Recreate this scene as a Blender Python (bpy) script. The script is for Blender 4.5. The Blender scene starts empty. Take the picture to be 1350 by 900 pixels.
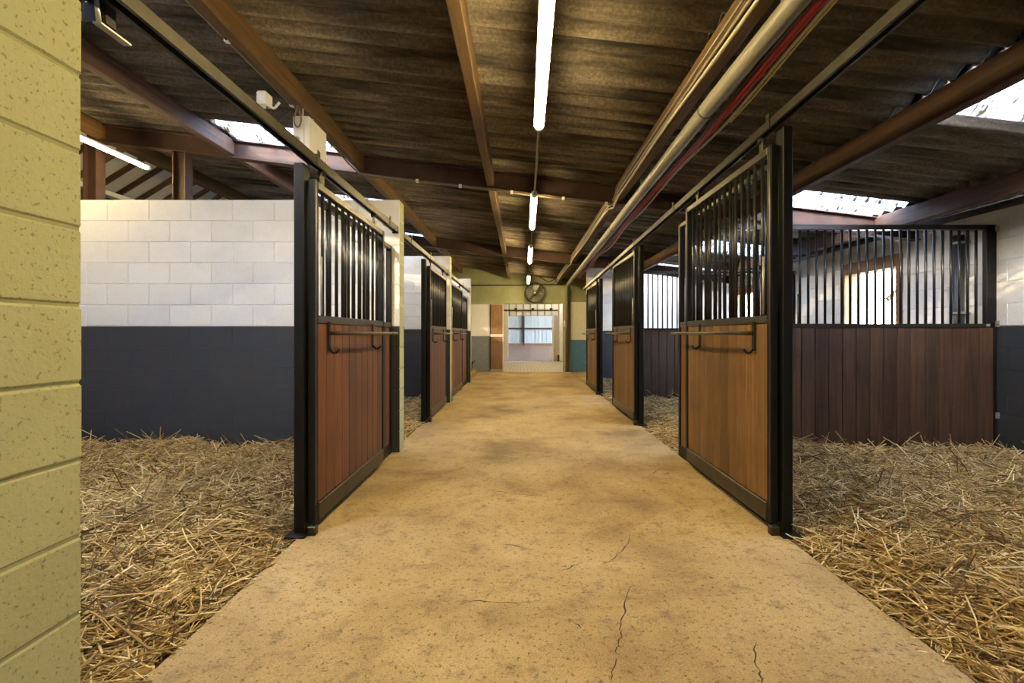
import bpy, bmesh, math, random
import numpy as np
from mathutils import Vector, Matrix

random.seed(7)
rng = np.random.default_rng(7)
scene = bpy.context.scene
COL = scene.collection
PI = math.pi
CAMZ = 1.2
FPX, VPX, VPY = 640.0, 686.0, 440.0

# ------------------------------------------------------------------ camera
cam_d = bpy.data.cameras.new('camera')
cam_d.sensor_width = 36.0
cam_d.lens = FPX * 36.0 / 1350.0
cam_d.shift_x = -(VPX - 675.0) / 1350.0
cam_d.shift_y = -(450.0 - VPY) / 1350.0
cam_d.clip_start = 0.05
cam_d.clip_end = 500
cam = bpy.data.objects.new('camera', cam_d)
COL.objects.link(cam)
cam.location = (0, 0, CAMZ)
cam.rotation_euler = (PI / 2, 0, 0)
scene.camera = cam

# ------------------------------------------------------------------ sky, sun, exposure
SUN_DIR = Vector((0.42, 0.80, -0.42)).normalized()      # the way the light travels
world = bpy.data.worlds.new('world')
scene.world = world
world.use_nodes = True
wn = world.node_tree
wn.nodes.clear()
w_out = wn.nodes.new('ShaderNodeOutputWorld')
w_bg = wn.nodes.new('ShaderNodeBackground')
w_sky = wn.nodes.new('ShaderNodeTexSky')
w_sky.sky_type = 'NISHITA'
w_sky.sun_disc = False
w_sky.sun_elevation = math.asin(-SUN_DIR.z)
w_sky.sun_rotation = math.atan2(-SUN_DIR.x, -SUN_DIR.y)
w_sky.dust_density = 2.5
w_bg.inputs['Strength'].default_value = 4.6
wn.links.new(w_sky.outputs[0], w_bg.inputs[0])
wn.links.new(w_bg.outputs[0], w_out.inputs[0])

sun_d = bpy.data.lights.new('sun', 'SUN')
sun_d.energy = 10.0
sun_d.angle = math.radians(0.6)
sun_d.color = (1.0, 0.72, 0.42)
sun = bpy.data.objects.new('sun', sun_d)
COL.objects.link(sun)
sun.rotation_euler = SUN_DIR.to_track_quat('-Z', 'Y').to_euler()
sun.location = (-10, -15, 12)

scene.view_settings.view_transform = 'Standard'
scene.view_settings.look = 'None'
scene.view_settings.exposure = 1.40
scene.view_settings.gamma = 1.0
scene.view_settings.use_curve_mapping = False
LED_STRENGTH = 52.0
LED_COLOR = (1.0, 0.745, 0.335)


# ------------------------------------------------------------------ materials
def mat_new(name):
    m = bpy.data.materials.new(name)
    m.use_nodes = True
    nt = m.node_tree
    nt.nodes.clear()
    out = nt.nodes.new('ShaderNodeOutputMaterial')
    b = nt.nodes.new('ShaderNodeBsdfPrincipled')
    nt.links.new(b.outputs[0], out.inputs[0])
    return m, nt, b, out


def N(nt, t, **kw):
    n = nt.nodes.new(t)
    for k, v in kw.items():
        if k in n.inputs:
            n.inputs[k].default_value = v
        else:
            setattr(n, k, v)
    return n


def pos_scaled(nt, sc):
    g = nt.nodes.new('ShaderNodeNewGeometry')
    mp = nt.nodes.new('ShaderNodeMapping')
    mp.inputs['Scale'].default_value = sc
    nt.links.new(g.outputs['Position'], mp.inputs['Vector'])
    return mp.outputs[0]


def noise(nt, sc, scale=1.0, detail=4.0, rough=0.6, dist=0.0):
    n = N(nt, 'ShaderNodeTexNoise', Scale=scale, Detail=detail, Roughness=rough, Distortion=dist)
    nt.links.new(pos_scaled(nt, sc), n.inputs['Vector'])
    return n.outputs['Fac']


def ramp(nt, fac, stops, interp='LINEAR'):
    r = nt.nodes.new('ShaderNodeValToRGB')
    r.color_ramp.interpolation = interp
    els = r.color_ramp.elements
    while len(els) < len(stops):
        els.new(0.5)
    for e, (p, c) in zip(els, stops):
        e.position = p
        e.color = tuple(c) + (1.0,) if len(c) == 3 else c
    nt.links.new(fac, r.inputs[0])
    return r.outputs[0]


def mix(nt, fac, a, b, mode='MIX'):
    m = nt.nodes.new('ShaderNodeMix')
    m.data_type = 'RGBA'
    m.blend_type = mode
    for sock, v in ((m.inputs[0], fac), (m.inputs[6], a), (m.inputs[7], b)):
        if hasattr(v, 'links'):
            nt.links.new(v, sock)
        elif isinstance(v, (int, float)):
            sock.default_value = v
        else:
            sock.default_value = tuple(v) + (1.0,)
    return m.outputs[2]


def bump(nt, b, height, strength=0.3, dist=0.01):
    bp = N(nt, 'ShaderNodeBump', Strength=strength, Distance=dist)
    nt.links.new(height, bp.inputs['Height'])
    nt.links.new(bp.outputs[0], b.inputs['Normal'])


def g(v):
    return (v, v, v)


def m_simple(name, col, rough=0.6, metal=0.0, var=0.15, scale=12.0):
    m, nt, b, o = mat_new(name)
    f = noise(nt, (1, 1, 1), scale, 4)
    c = ramp(nt, f, [(0.3, [x * (1 - var) for x in col]), (0.7, [min(1, x * (1 + var)) for x in col])])
    nt.links.new(c, b.inputs['Base Color'])
    b.inputs['Roughness'].default_value = rough
    b.inputs['Metallic'].default_value = metal
    return m


def m_block(name, col, stain, pit=0.5):
    """painted concrete block: pitted paint, faint stains"""
    m, nt, b, o = mat_new(name)
    rnd = nt.nodes.new('ShaderNodeObjectInfo')
    f1 = noise(nt, (1, 1, 1), 2.3, 5)
    base = mix(nt, ramp(nt, f1, [(0.45, g(0)), (0.8, g(1))]), col, stain)
    tone = ramp(nt, rnd.outputs['Random'], [(0, g(0.93)), (1, g(1.0))])
    base = mix(nt, 1.0, base, tone, 'MULTIPLY')
    f2 = noise(nt, (1, 1, 1), 75.0, 2)
    pits = ramp(nt, f2, [(0.60, g(1)), (0.68, g(1 - pit))])
    base = mix(nt, 1.0, base, pits, 'MULTIPLY')
    nt.links.new(base, b.inputs['Base Color'])
    b.inputs['Roughness'].default_value = 0.75
    f3 = noise(nt, (1, 1, 1), 60.0, 4)
    bump(nt, b, f3, 0.5, 0.006)
    return m


def m_wood(name, dark, light, rough=0.5, axis=2, spec=0.4, scratch=False):
    """planks: grain along an axis, each plank its own tone"""
    m, nt, b, o = mat_new(name)
    sc = [38.0, 38.0, 38.0]
    sc[axis] = 1.6
    oi = nt.nodes.new('ShaderNodeObjectInfo')
    f = noise(nt, sc, 1.0, 6, 0.65, 0.4)
    c = ramp(nt, f, [(0.25, dark), (0.75, light)])
    tone = ramp(nt, oi.outputs['Random'], [(0, (0.62, 0.60, 0.58)), (0.5, g(0.95)), (1, (1.25, 1.2, 1.1))])
    c = mix(nt, 1.0, c, tone, 'MULTIPLY')
    f2 = noise(nt, (3, 3, 3), 1.0, 5)
    c = mix(nt, ramp(nt, f2, [(0.5, g(0)), (0.75, g(0.45))]), c, [x * 0.45 for x in dark])
    if scratch:
        f4 = noise(nt, (2, 2, 9), 2.0, 8, 0.75, 2.0)
        c = mix(nt, ramp(nt, f4, [(0.62, g(0)), (0.72, g(0.5))]), c, (0.26, 0.21, 0.18))
    nt.links.new(c, b.inputs['Base Color'])
    b.inputs['Roughness'].default_value = rough
    b.inputs['Specular IOR Level'].default_value = spec
    bump(nt, b, f, 0.25, 0.002)
    return m


def m_roof():
    m, nt, b, o = mat_new('fibre_cement')
    oi = nt.nodes.new('ShaderNodeObjectInfo')
    f = noise(nt, (0.55, 6.0, 0.5), 1.5, 7, 0.66)
    c = ramp(nt, f, [(0.36, (0.032, 0.026, 0.020)), (0.50, (0.17, 0.138, 0.10)), (0.68, (0.36, 0.30, 0.225))])
    f2 = noise(nt, (1, 1, 1), 45.0, 4, 0.8)
    c = mix(nt, ramp(nt, f2, [(0.42, g(0.5)), (0.62, g(0))]), c, (0.022, 0.019, 0.016))
    tone = ramp(nt, oi.outputs['Random'], [(0, g(0.70)), (1, g(1.1))])
    c = mix(nt, 1.0, c, tone, 'MULTIPLY')
    nt.links.new(c, b.inputs['Base Color'])
    b.inputs['Roughness'].default_value = 0.9
    bump(nt, b, f2, 0.4, 0.004)
    return m


def m_skylight():
    m, nt, b, o = mat_new('translucent_sheet')
    nt.nodes.remove(b)
    f = noise(nt, (9, 3.0, 1), 2.0, 6, 0.7, 1.0)
    dirt = ramp(nt, f, [(0.40, (0.10, 0.07, 0.045)), (0.53, (0.80, 0.83, 0.87))])
    tl = N(nt, 'ShaderNodeBsdfTranslucent')
    tp = N(nt, 'ShaderNodeBsdfTransparent')
    nt.links.new(dirt, tl.inputs[0])
    nt.links.new(dirt, tp.inputs[0])
    ms = N(nt, 'ShaderNodeMixShader', Fac=0.62)
    nt.links.new(tl.outputs[0], ms.inputs[1])
    nt.links.new(tp.outputs[0], ms.inputs[2])
    nt.links.new(ms.outputs[0], o.inputs[0])
    return m


def m_concrete():
    m, nt, b, o = mat_new('aisle_concrete')
    f = noise(nt, (1, 1, 1), 1.1, 8, 0.62, 0.3)
    c = ramp(nt, f, [(0.32, (0.26, 0.172, 0.072)), (0.48, (0.47, 0.338, 0.150)), (0.70, (0.62, 0.475, 0.235))])
    f2 = noise(nt, (1, 1, 1), 9.0, 6, 0.7)
    c = mix(nt, ramp(nt, f2, [(0.53, g(0)), (0.68, g(0.62))]), c, (0.19, 0.130, 0.075))
    f3 = noise(nt, (1, 1, 1), 42.0, 4, 0.75)
    c = mix(nt, ramp(nt, f3, [(0.555, g(0)), (0.65, g(0.85))]), c, (0.12, 0.075, 0.038))
    f4 = noise(nt, (1, 1, 1), 150.0, 2)
    c = mix(nt, 1.0, c, ramp(nt, f4, [(0.3, g(0.62)), (0.7, g(1.12))]), 'MULTIPLY')
    nt.links.new(c, b.inputs['Base Color'])
    b.inputs['Roughness'].default_value = 0.8
    bump(nt, b, f3, 0.35, 0.004)
    return m


def m_straw():
    m, nt, b, o = mat_new('straw')
    gm = nt.nodes.new('ShaderNodeNewGeometry')
    c = ramp(nt, gm.outputs['Random Per Island'],
             [(0.0, (0.09, 0.052, 0.020)), (0.22, (0.33, 0.21, 0.078)), (0.6, (0.68, 0.48, 0.18)), (1.0, (0.95, 0.80, 0.44))])
    nt.links.new(c, b.inputs['Base Color'])
    b.inputs['Roughness'].default_value = 0.55
    b.inputs['Specular IOR Level'].default_value = 0.35
    return m


def m_emit(name, col, s):
    m, nt, b, o = mat_new(name)
    b.inputs['Base Color'].default_value = (0.9, 0.9, 0.9, 1)
    b.inputs['Emission Color'].default_value = tuple(col) + (1,)
    b.inputs['Emission Strength'].default_value = s
    return m


def m_glass():
    m, nt, b, o = mat_new('window_pane')
    nt.nodes.remove(b)
    f = noise(nt, (1, 1, 1), 6.0, 4)
    tint = ramp(nt, f, [(0.3, (0.88, 0.90, 0.90)), (0.7, (0.97, 0.98, 0.98))])
    tp = N(nt, 'ShaderNodeBsdfTransparent')
    gl = N(nt, 'ShaderNodeBsdfGlossy', Roughness=0.08)
    nt.links.new(tint, tp.inputs[0])
    ms = N(nt, 'ShaderNodeMixShader', Fac=0.05)
    nt.links.new(tp.outputs[0], ms.inputs[1])
    nt.links.new(gl.outputs[0], ms.inputs[2])
    nt.links.new(ms.outputs[0], o.inputs[0])
    return m


def m_tiles():
    m, nt, b, o = mat_new('passage_pavers')
    br = N(nt, 'ShaderNodeTexBrick', Scale=1.0)
    br.inputs['Color1'].default_value = (0.52, 0.50, 0.50, 1)
    br.inputs['Color2'].default_value = (0.60, 0.57, 0.55, 1)
    br.inputs['Mortar'].default_value = (0.22, 0.20, 0.20, 1)
    br.inputs['Mortar Size'].default_value = 0.012
    br.inputs['Brick Width'].default_value = 0.24
    br.inputs['Row Height'].default_value = 0.24
    nt.links.new(pos_scaled(nt, (1, 1, 1)), br.inputs['Vector'])
    nt.links.new(br.outputs[0], b.inputs['Base Color'])
    b.inputs['Roughness'].default_value = 0.7
    return m


M = {}
M['olive'] = m_block('olive_paint', (0.42, 0.43, 0.235), (0.36, 0.36, 0.19), 0.45)
M['white'] = m_block('white_paint', (0.80, 0.80, 0.78), (0.70, 0.69, 0.66), 0.18)
M['slate'] = m_block('slate_paint', (0.034, 0.040, 0.049), (0.046, 0.043, 0.042), 0.15)
M['mortar_white'] = m_simple('mortar_white', (0.70, 0.70, 0.68), 0.9)
M['mortar_slate'] = m_simple('mortar_slate', (0.04, 0.048, 0.058), 0.9)
M['mortar_olive'] = m_simple('mortar_olive', (0.30, 0.31, 0.16), 0.9)
M['blue'] = m_simple('blue_paint', (0.085, 0.215, 0.40), 0.6)
M['grey'] = m_simple('grey_paint', (0.20, 0.215, 0.21), 0.7)
M['cream'] = m_simple('cream_white_paint', (0.80, 0.78, 0.70), 0.7, var=0.05)
M['far_olive'] = m_simple('far_olive_paint', (0.32, 0.335, 0.195), 0.8, var=0.12, scale=4)
M['red_wood'] = m_wood('red_brown_planks', (0.066, 0.022, 0.008), (0.175, 0.064, 0.022))
M['gold_wood'] = m_wood('golden_planks', (0.088, 0.042, 0.011), (0.225, 0.118, 0.034))
M['dark_wood'] = m_wood('dark_worn_planks', (0.026, 0.014, 0.009), (0.115, 0.064, 0.040), 0.5, scratch=True)
M['timber'] = m_wood('purlin_timber', (0.055, 0.029, 0.009), (0.165, 0.095, 0.033), 0.75, axis=1)
M['timber_red'] = m_wood('purlin_timber_reddish', (0.050, 0.025, 0.014), (0.150, 0.082, 0.050), 0.75, axis=1)
M['frame_wood'] = m_wood('window_timber', (0.16, 0.085, 0.040), (0.36, 0.21, 0.11), 0.7)
M['rust'] = m_simple('red_primer_steel', (0.046, 0.020, 0.012), 0.65, 0.0, 0.35, 6)
M['black'] = m_simple('black_steel', (0.006, 0.006, 0.006), 0.5, 0.0, 0.2)
M['black'].node_tree.nodes['Principled BSDF'].inputs['Specular IOR Level'].default_value = 0.22
M['track'] = m_simple('dull_track_steel', (0.060, 0.056, 0.042), 0.35, 0.7, 0.25)
M['bar'] = m_simple('grille_bar_steel', (0.020, 0.020, 0.019), 0.28, 0.3, 0.2)
M['zinc'] = m_simple('zinc_steel', (0.45, 0.44, 0.40), 0.4, 0.7, 0.15)
M['pvc'] = m_simple('grey_pvc', (0.155, 0.145, 0.115), 0.45, 0.0, 0.08, 5)
M['conduit'] = m_simple('conduit_plastic', (0.17, 0.145, 0.10), 0.5)
M['cable_white'] = m_simple('white_cable', (0.34, 0.31, 0.24), 0.5)
M['cable_red'] = m_simple('red_cable', (0.32, 0.015, 0.02), 0.45)
M['cable_yellow'] = m_simple('yellow_cable', (0.45, 0.38, 0.03), 0.45)
M['cable_black'] = m_simple('black_cable', (0.015, 0.015, 0.013), 0.5)
M['plastic_white'] = m_simple('white_plastic', (0.74, 0.73, 0.69), 0.45, 0, 0.05)
M['dark_pipe'] = m_simple('dark_pipe', (0.040, 0.042, 0.048), 0.35)
M['fan_black'] = m_simple('fan_black', (0.020, 0.020, 0.020), 0.4)
M['fan_blade'] = m_simple('fan_aluminium', (0.42, 0.41, 0.36), 0.4, 0.5)
M['roof'] = m_roof()
M['skylight'] = m_skylight()
M['concrete'] = m_concrete()
M['stall_floor'] = m_simple('stall_concrete', (0.12, 0.095, 0.065), 0.9, 0, 0.3, 5)
M['straw'] = m_straw()
M['straw_base'] = m_simple('straw_underlayer', (0.16, 0.105, 0.048), 0.9, 0, 0.5, 40)
M['crack'] = m_simple('crack_dirt', (0.060, 0.042, 0.026), 0.95, 0, 0.3, 60)
M['led'] = m_emit('led_diffuser', LED_COLOR, LED_STRENGTH)
M['glass'] = m_glass()
M['tiles'] = m_tiles()
M['clad_joint'] = m_simple('cladding_joint', (0.42, 0.36, 0.26), 0.7)
M['metal_white'] = m_simple('white_cladding', (0.72, 0.69, 0.60), 0.5, 0, 0.06, 3)
M['arena_wall'] = m_simple('arena_cladding', (0.62, 0.66, 0.68), 0.6, 0, 0.05, 2)
M['sand'] = m_simple('arena_sand', (0.30, 0.165, 0.085), 0.95, 0, 0.2, 3)
M['gravel'] = m_simple('yard_gravel', (0.45, 0.43, 0.39), 0.95, 0, 0.2, 3)
M['panel_white'] = m_simple('pale_roof_panel', (0.62, 0.60, 0.52), 0.7, 0, 0.06, 3)
M['rafter'] = m_wood('rafter_brown', (0.07, 0.036, 0.018), (0.17, 0.09, 0.045), 0.75, axis=0)
M['tub'] = m_simple('brown_tub', (0.045, 0.026, 0.018), 0.6)


# ------------------------------------------------------------------ mesh helpers
_cache = {}


def mesh_from(name, verts, faces, mats, fmat=None, smooth=False):
    me = bpy.data.meshes.new(name)
    me.from_pydata([tuple(v) for v in verts], [], faces)
    for mm in mats:
        me.materials.append(mm)
    if fmat is not None:
        me.polygons.foreach_set('material_index', fmat)
    if smooth:
        me.polygons.foreach_set('use_smooth', [True] * len(me.polygons))
    me.update()
    return me


def box_mesh(sx, sy, sz, mat, bev=0.0, alt=None):
    """box centred on x,y,z; alt = {'+x': material,...} other paint on one face"""
    key = ('box', round(sx, 4), round(sy, 4), round(sz, 4), mat, bev, str(alt))
    if key in _cache:
        return _cache[key]
    bm = bmesh.new()
    bmesh.ops.create_cube(bm, size=1.0)
    for v in bm.verts:
        v.co = Vector((v.co.x * sx, v.co.y * sy, v.co.z * sz))
    if bev > 0:
        bmesh.ops.bevel(bm, geom=list(bm.edges), offset=min(bev, 0.45 * min(sx, sy, sz)), segments=1, affect='EDGES')
    me = bpy.data.meshes.new('box')
    me.materials.append(M[mat])
    if alt:
        ax = {'+x': Vector((1, 0, 0)), '-x': Vector((-1, 0, 0)), '+y': Vector((0, 1, 0)), '-y': Vector((0, -1, 0))}
        for i, (d, mm) in enumerate(alt.items()):
            me.materials.append(M[mm])
            for f in bm.faces:
                f.normal_update()
                if f.normal.dot(ax[d]) > 0.9:
                    f.material_index = i + 1
    bm.to_mesh(me)
    bm.free()
    _cache[key] = me
    return me


def tube_geo(pts, r, sides=10, closed=False, cap=True):
    pts = [Vector(p) for p in pts]
    n = len(pts)
    verts, faces = [], []
    up = None
    for i, p in enumerate(pts):
        if closed:
            t = pts[(i + 1) % n] - pts[i - 1]
        else:
            t = pts[min(i + 1, n - 1)] - pts[max(i - 1, 0)]
        t.normalize()
        if up is None:
            up = Vector((0, 0, 1)) if abs(t.z) < 0.9 else Vector((1, 0, 0))
        a = (up - t * up.dot(t)).normalized()
        up = a
        c = t.cross(a)
        rr = r[i] if isinstance(r, (list, tuple)) else r
        for k in range(sides):
            th = 2 * PI * k / sides
            verts.append(p + a * (rr * math.cos(th)) + c * (rr * math.sin(th)))
    for i in range(n if closed else n - 1):
        j = (i + 1) % n
        for k in range(sides):
            l = (k + 1) % sides
            faces.append((i * sides + k, i * sides + l, j * sides + l, j * sides + k))
    if cap and not closed:
        faces.append(tuple(range(sides))[::-1])
        faces.append(tuple((n - 1) * sides + k for k in range(sides)))
    return verts, faces


def tube_mesh(pts, r, mat, sides=10, closed=False):
    v, f = tube_geo(pts, r, sides, closed)
    return mesh_from('tube', v, f, [M[mat]], smooth=sides > 6)


def join_geo(parts):
    V, F = [], []
    for v, f in parts:
        o = len(V)
        V += list(v)
        F += [tuple(i + o for i in ff) for ff in f]
    return V, F


def box_geo(cx, cy, cz, sx, sy, sz):
    v = [(cx + a * sx / 2, cy + b * sy / 2, cz + c * sz / 2) for a in (-1, 1) for b in (-1, 1) for c in (-1, 1)]
    f = [(0, 1, 3, 2), (4, 6, 7, 5), (0, 4, 5, 1), (2, 3, 7, 6), (0, 2, 6, 4), (1, 5, 7, 3)]
    return v, f


def rod_mesh(length, r, mat, sides=8):
    """upright round bar, base at z = 0"""
    key = ('rod', round(length, 4), r, mat, sides)
    if key not in _cache:
        _cache[key] = tube_mesh([(0, 0, 0), (0, 0, length)], r, mat, sides)
    return _cache[key]


def base_of(p):
    return p.matrix_basis.translation if p is not None else Vector((0, 0, 0))


def world_loc(o):
    v = Vector(o.location)
    while o.parent is not None:
        o = o.parent
        v += Vector(o.location)
    return v


def ob(name, me, loc=(0, 0, 0), parent=None, rot=None):
    o = bpy.data.objects.new(name, me)
    COL.objects.link(o)
    p = Vector(loc)
    if parent is not None:
        o.parent = parent
        p = p - world_loc(parent)
    o.location = p
    if rot is not None:
        o.rotation_euler = rot
    return o


def tag(o, label=None, cat=None, group=None, kind=None):
    if label:
        o['label'] = label
    if cat:
        o['category'] = cat
    if group:
        o['group'] = group
    if cat and not kind:
        kind = 'thing'
    if kind:
        o['kind'] = kind
    return o


def thing(name, loc, label, cat, group=None):
    return tag(ob(name, None, loc), label, cat, group)


def box(name, x0, x1, y0, y1, z0, z1, mat, parent=None, bev=0.0, alt=None):
    return ob(name, box_mesh(x1 - x0, y1 - y0, z1 - z0, mat, bev, alt),
              ((x0 + x1) / 2, (y0 + y1) / 2, (z0 + z1) / 2), parent)


def struct(o, label=None):
    return tag(o, label, None, None, 'structure')


def floor_px(x, y, z=0.0):
    d = FPX * (CAMZ - z) / (y - VPY)
    return Vector(((x - VPX) * d / FPX, d, z))


def roof_z(x):
    return 3.10 - 0.12 * x


# ------------------------------------------------------------------ structure: floors
LX, RX = -1.32, 1.58            # edges of the raised concrete aisle
AISLE_END = 15.42
fl = struct(box('floor', LX, RX, -2.7, AISLE_END, -0.16, 0.0, 'concrete', bev=0.012), 'worn tan concrete aisle floor')
struct(box('floor_stalls', -6.3, LX - 0.002, -2.7, AISLE_END, -0.30, -0.07, 'stall_floor'), 'dark stall floor under the straw')
struct(box('floor_stalls', RX + 0.002, 4.9, -2.7, AISLE_END, -0.30, -0.07, 'stall_floor'), 'dark stall floor under the straw')
box('floor_wing', LX - 3.5, LX - 0.003, 12.1, AISLE_END, -0.069, 0.0, 'concrete', fl)
box('floor_wing', RX + 0.003, 4.7, 11.9, AISLE_END, -0.069, 0.0, 'concrete', fl)
struct(box('floor_yard', 4.95, 40, -30, 60, -0.35, -0.12, 'gravel'), 'pale gravel yard outside the windows')

cracks = [[(835, 765), (829, 781), (823, 797), (822, 812), (817, 826), (820, 838), (814, 848), (813, 860), (818, 868)],
          [(832, 697), (829, 715), (818, 728), (806, 738), (792, 745)],
          [(767, 740), (752, 748), (735, 754)], [(812, 868), (808, 884), (806, 900)],
          [(996, 846), (995, 868), (1002, 890), (1008, 908)], [(872, 616), (858, 626), (842, 634)],
          [(660, 717), (680, 719), (693, 724)], [(602, 793), (640, 792), (680, 795), (706, 794)],
          [(640, 645), (690, 652), (730, 655)], [(756, 819), (766, 828)]]
for pts in cracks:
    P = [floor_px(*p) for p in pts]
    dense = []
    for a, b in zip(P[:-1], P[1:]):
        for t in np.linspace(0, 1, 5)[:-1]:
            dense.append(a.lerp(b, float(t)) + Vector((random.uniform(-1, 1), random.uniform(-1, 1), 0)) * 0.006)
    dense.append(P[-1])
    V, F = [], []
    n = len(dense)
    for i, p in enumerate(dense):
        t = (dense[min(i + 1, n - 1)] - dense[max(i - 1, 0)]).normalized()
        w = 0.0032 * random.uniform(0.4, 1.3) * min(1.0, 4 * min(i + 0.3, n - 0.7 - i) / n)
        s = Vector((-t.y, t.x, 0)) * w
        V += [p + s + Vector((0, 0, 0.0008)), p - s + Vector((0, 0, 0.0008))]
    F = [(2 * i, 2 * i + 1, 2 * i + 3, 2 * i + 2) for i in range(n - 1)]
    ob('crack', mesh_from('crack', V, F, [M['crack']]), (0, 0, 0), fl)

# ------------------------------------------------------------------ block walls
CH, BL, JT, TH = 0.2135, 0.423, 0.010, 0.19


def course_cuts(a, b, off):
    """block spans along a wall from a to b in running bond"""
    cuts = [a]
    p = a + off
    while p < b - 0.06:
        if p > a + 0.06:
            cuts.append(p)
        p += BL
    cuts.append(b)
    return list(zip(cuts[:-1], cuts[1:]))


def block_wall_x(name, x0, x1, y, label, zb=-0.07, n=12, th=TH, end='+x', olive_end=True, upper='white', lower='slate', flip=0):
    """partition across the barn: blocks along X, faces at y and y + th; aisle end painted olive"""
    top = zb + 0.07 + n * CH
    core = box(name, x0 + 0.002, x1 - 0.002, y + 0.006, y + th - 0.006, zb, top - 0.004, 'mortar_white', None, 0.0, {end: 'olive'} if olive_end else None)
    low = box('dado', x0 + 0.006, x1 - 0.006, y + 0.0045, y + th - 0.0045, zb, 6 * CH - 0.005, 'mortar_slate', core)
    struct(core, label)
    for c in range(n):
        z0 = c * CH + (0 if c else -0.03)
        z1 = (c + 1) * CH - JT * 0.55
        m = lower if c < 6 else upper
        if end == '+x':
            spans = [(x1 - (q - x0) , x1 - (p - x0)) for p, q in course_cuts(x0, x1, BL if (c + flip) % 2 else BL / 2)]
        else:
            spans = course_cuts(x0, x1, BL if (c + flip) % 2 else BL / 2)
        for p, q in spans:
            is_end = (abs(q - x1) < 1e-4) if end == '+x' else (abs(p - x0) < 1e-4)
            alt = {end: 'olive'} if (is_end and olive_end) else None
            a = p + (0 if abs(p - x0) < 1e-4 else JT * 0.3)
            b = q - (0 if abs(q - x1) < 1e-4 else JT * 0.3)
            box('block', a, b, y, y + th, z0, z1, m, core, 0.004, alt)
    return core


WL = -4.75       # wall behind the left stalls
WR = 4.70        # wall behind the right stalls
WE = -1.225      # aisle end of the left partitions
LWALLS = [4.92, 8.47, 11.95]
wl_labels = ['white and slate painted block partition beside the nearest straw stall',
             'white and slate painted block partition after the second red-brown door',
             'white and slate painted block partition nearest the far wall']
for i, y in enumerate(LWALLS):
    block_wall_x('wall_partition_left', WL, WE, y, wl_labels[i], flip=i)

# near pillar of bare olive blocks: aisle face X = WE, far corner at Y = 1.36
pil = box('wall_pillar', WE - 0.394, WE - 0.006, -0.6, 1.354, -0.07, 2.56, 'mortar_olive')
struct(pil, 'rough olive painted block pillar at the near stall opening')
for c in range(12):
    z0 = c * CH + (0 if c else -0.03)
    z1 = (c + 1) * CH - JT * 0.6
    for p, q in course_cuts(-0.6, 1.36, (1.96 % BL) + (0.19 if c % 2 else 0.0)):
        a = p + (0 if p < -0.59 else JT * 0.4)
        b = q - (0 if q > 1.355 else JT * 0.4)
        dx = random.uniform(-0.002, 0.002)
        box('block', WE - 0.4 + dx, WE + dx, a, b, z0, z1, 'olive', pil, 0.007)
# the same partition goes on to the stall's back wall
struct(box('wall_partition_near', WL, WE - 0.402, 1.17, 1.36, -0.07, 2.56, 'white'), 'white partition behind the olive pillar')

# back wall of the left stalls and the lean-to beyond
struct(box('wall_left', WL - 0.19, WL, -2.7, AISLE_END, -0.07, 2.56, 'white'), 'white wall behind the left stalls')
struct(box('wall_outer_left', -6.1, -5.88, -2.7, AISLE_END, -0.07, 3.14, 'mortar_slate'), 'dark outer wall of the side bay')
struct(box('trim_1', -6.0, -5.78, -2.7, AISLE_END, 3.145, 3.21, 'plastic_white'), 'pale wall plate along the side bay')

# right outer wall with two windows (Y spans), blocks where the photo sees them
WIN = [(5.97, 7.10), (9.60, 10.75)]
WZ0, WZ1 = 1.281 - CH, 2.20
wr = struct(box('wall_right', WR + 0.006, WR + 0.19, -2.7, WIN[0][0], -0.07, 2.50, 'mortar_white'), 'white over slate block wall behind the right stalls')
box('wall_core', WR + 0.006, WR + 0.19, WIN[0][1], WIN[1][0], -0.07, 2.50, 'mortar_white', wr)
box('wall_core', WR + 0.006, WR + 0.19, WIN[1][1], AISLE_END, -0.07, 2.50, 'mortar_white', wr)
for (a, b) in WIN:
    box('wall_core', WR + 0.006, WR + 0.19, a, b, -0.07, WZ0, 'mortar_slate', wr)
    box('wall_core', WR + 0.006, WR + 0.19, a, b, WZ1, 2.50, 'mortar_white', wr)
for (a, b) in ((-2.7, WIN[0][0]), (WIN[0][1], WIN[1][0]), (WIN[1][1], AISLE_END)):
    box('dado', WR + 0.0045, WR + 0.10, a, b, -0.07, 1.276, 'mortar_slate', wr)
for c in range(12):
    z0 = c * CH + (0 if c else -0.03)
    z1 = min((c + 1) * CH - JT * 0.55, 2.50)
    m = 'slate' if c < 6 else 'white'
    for p, q in course_cuts(3.2, 12.0, BL if c % 2 else BL / 2):
        segs = [(p + JT * 0.3, q - JT * 0.3)]
        if z1 > WZ0 and z0 < WZ1:
            for (a, b) in WIN:
                nxt = []
                for s, e in segs:
                    if e <= a or s >= b:
                        nxt.append((s, e))
                    else:
                        if s < a - 0.02:
                            nxt.append((s, a))
                        if e > b + 0.02:
                            nxt.append((b, e))
                segs = nxt
        for s, e in segs:
            box('block', WR, WR + 0.14, s, e, z0, z1, m, wr, 0.004)
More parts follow.
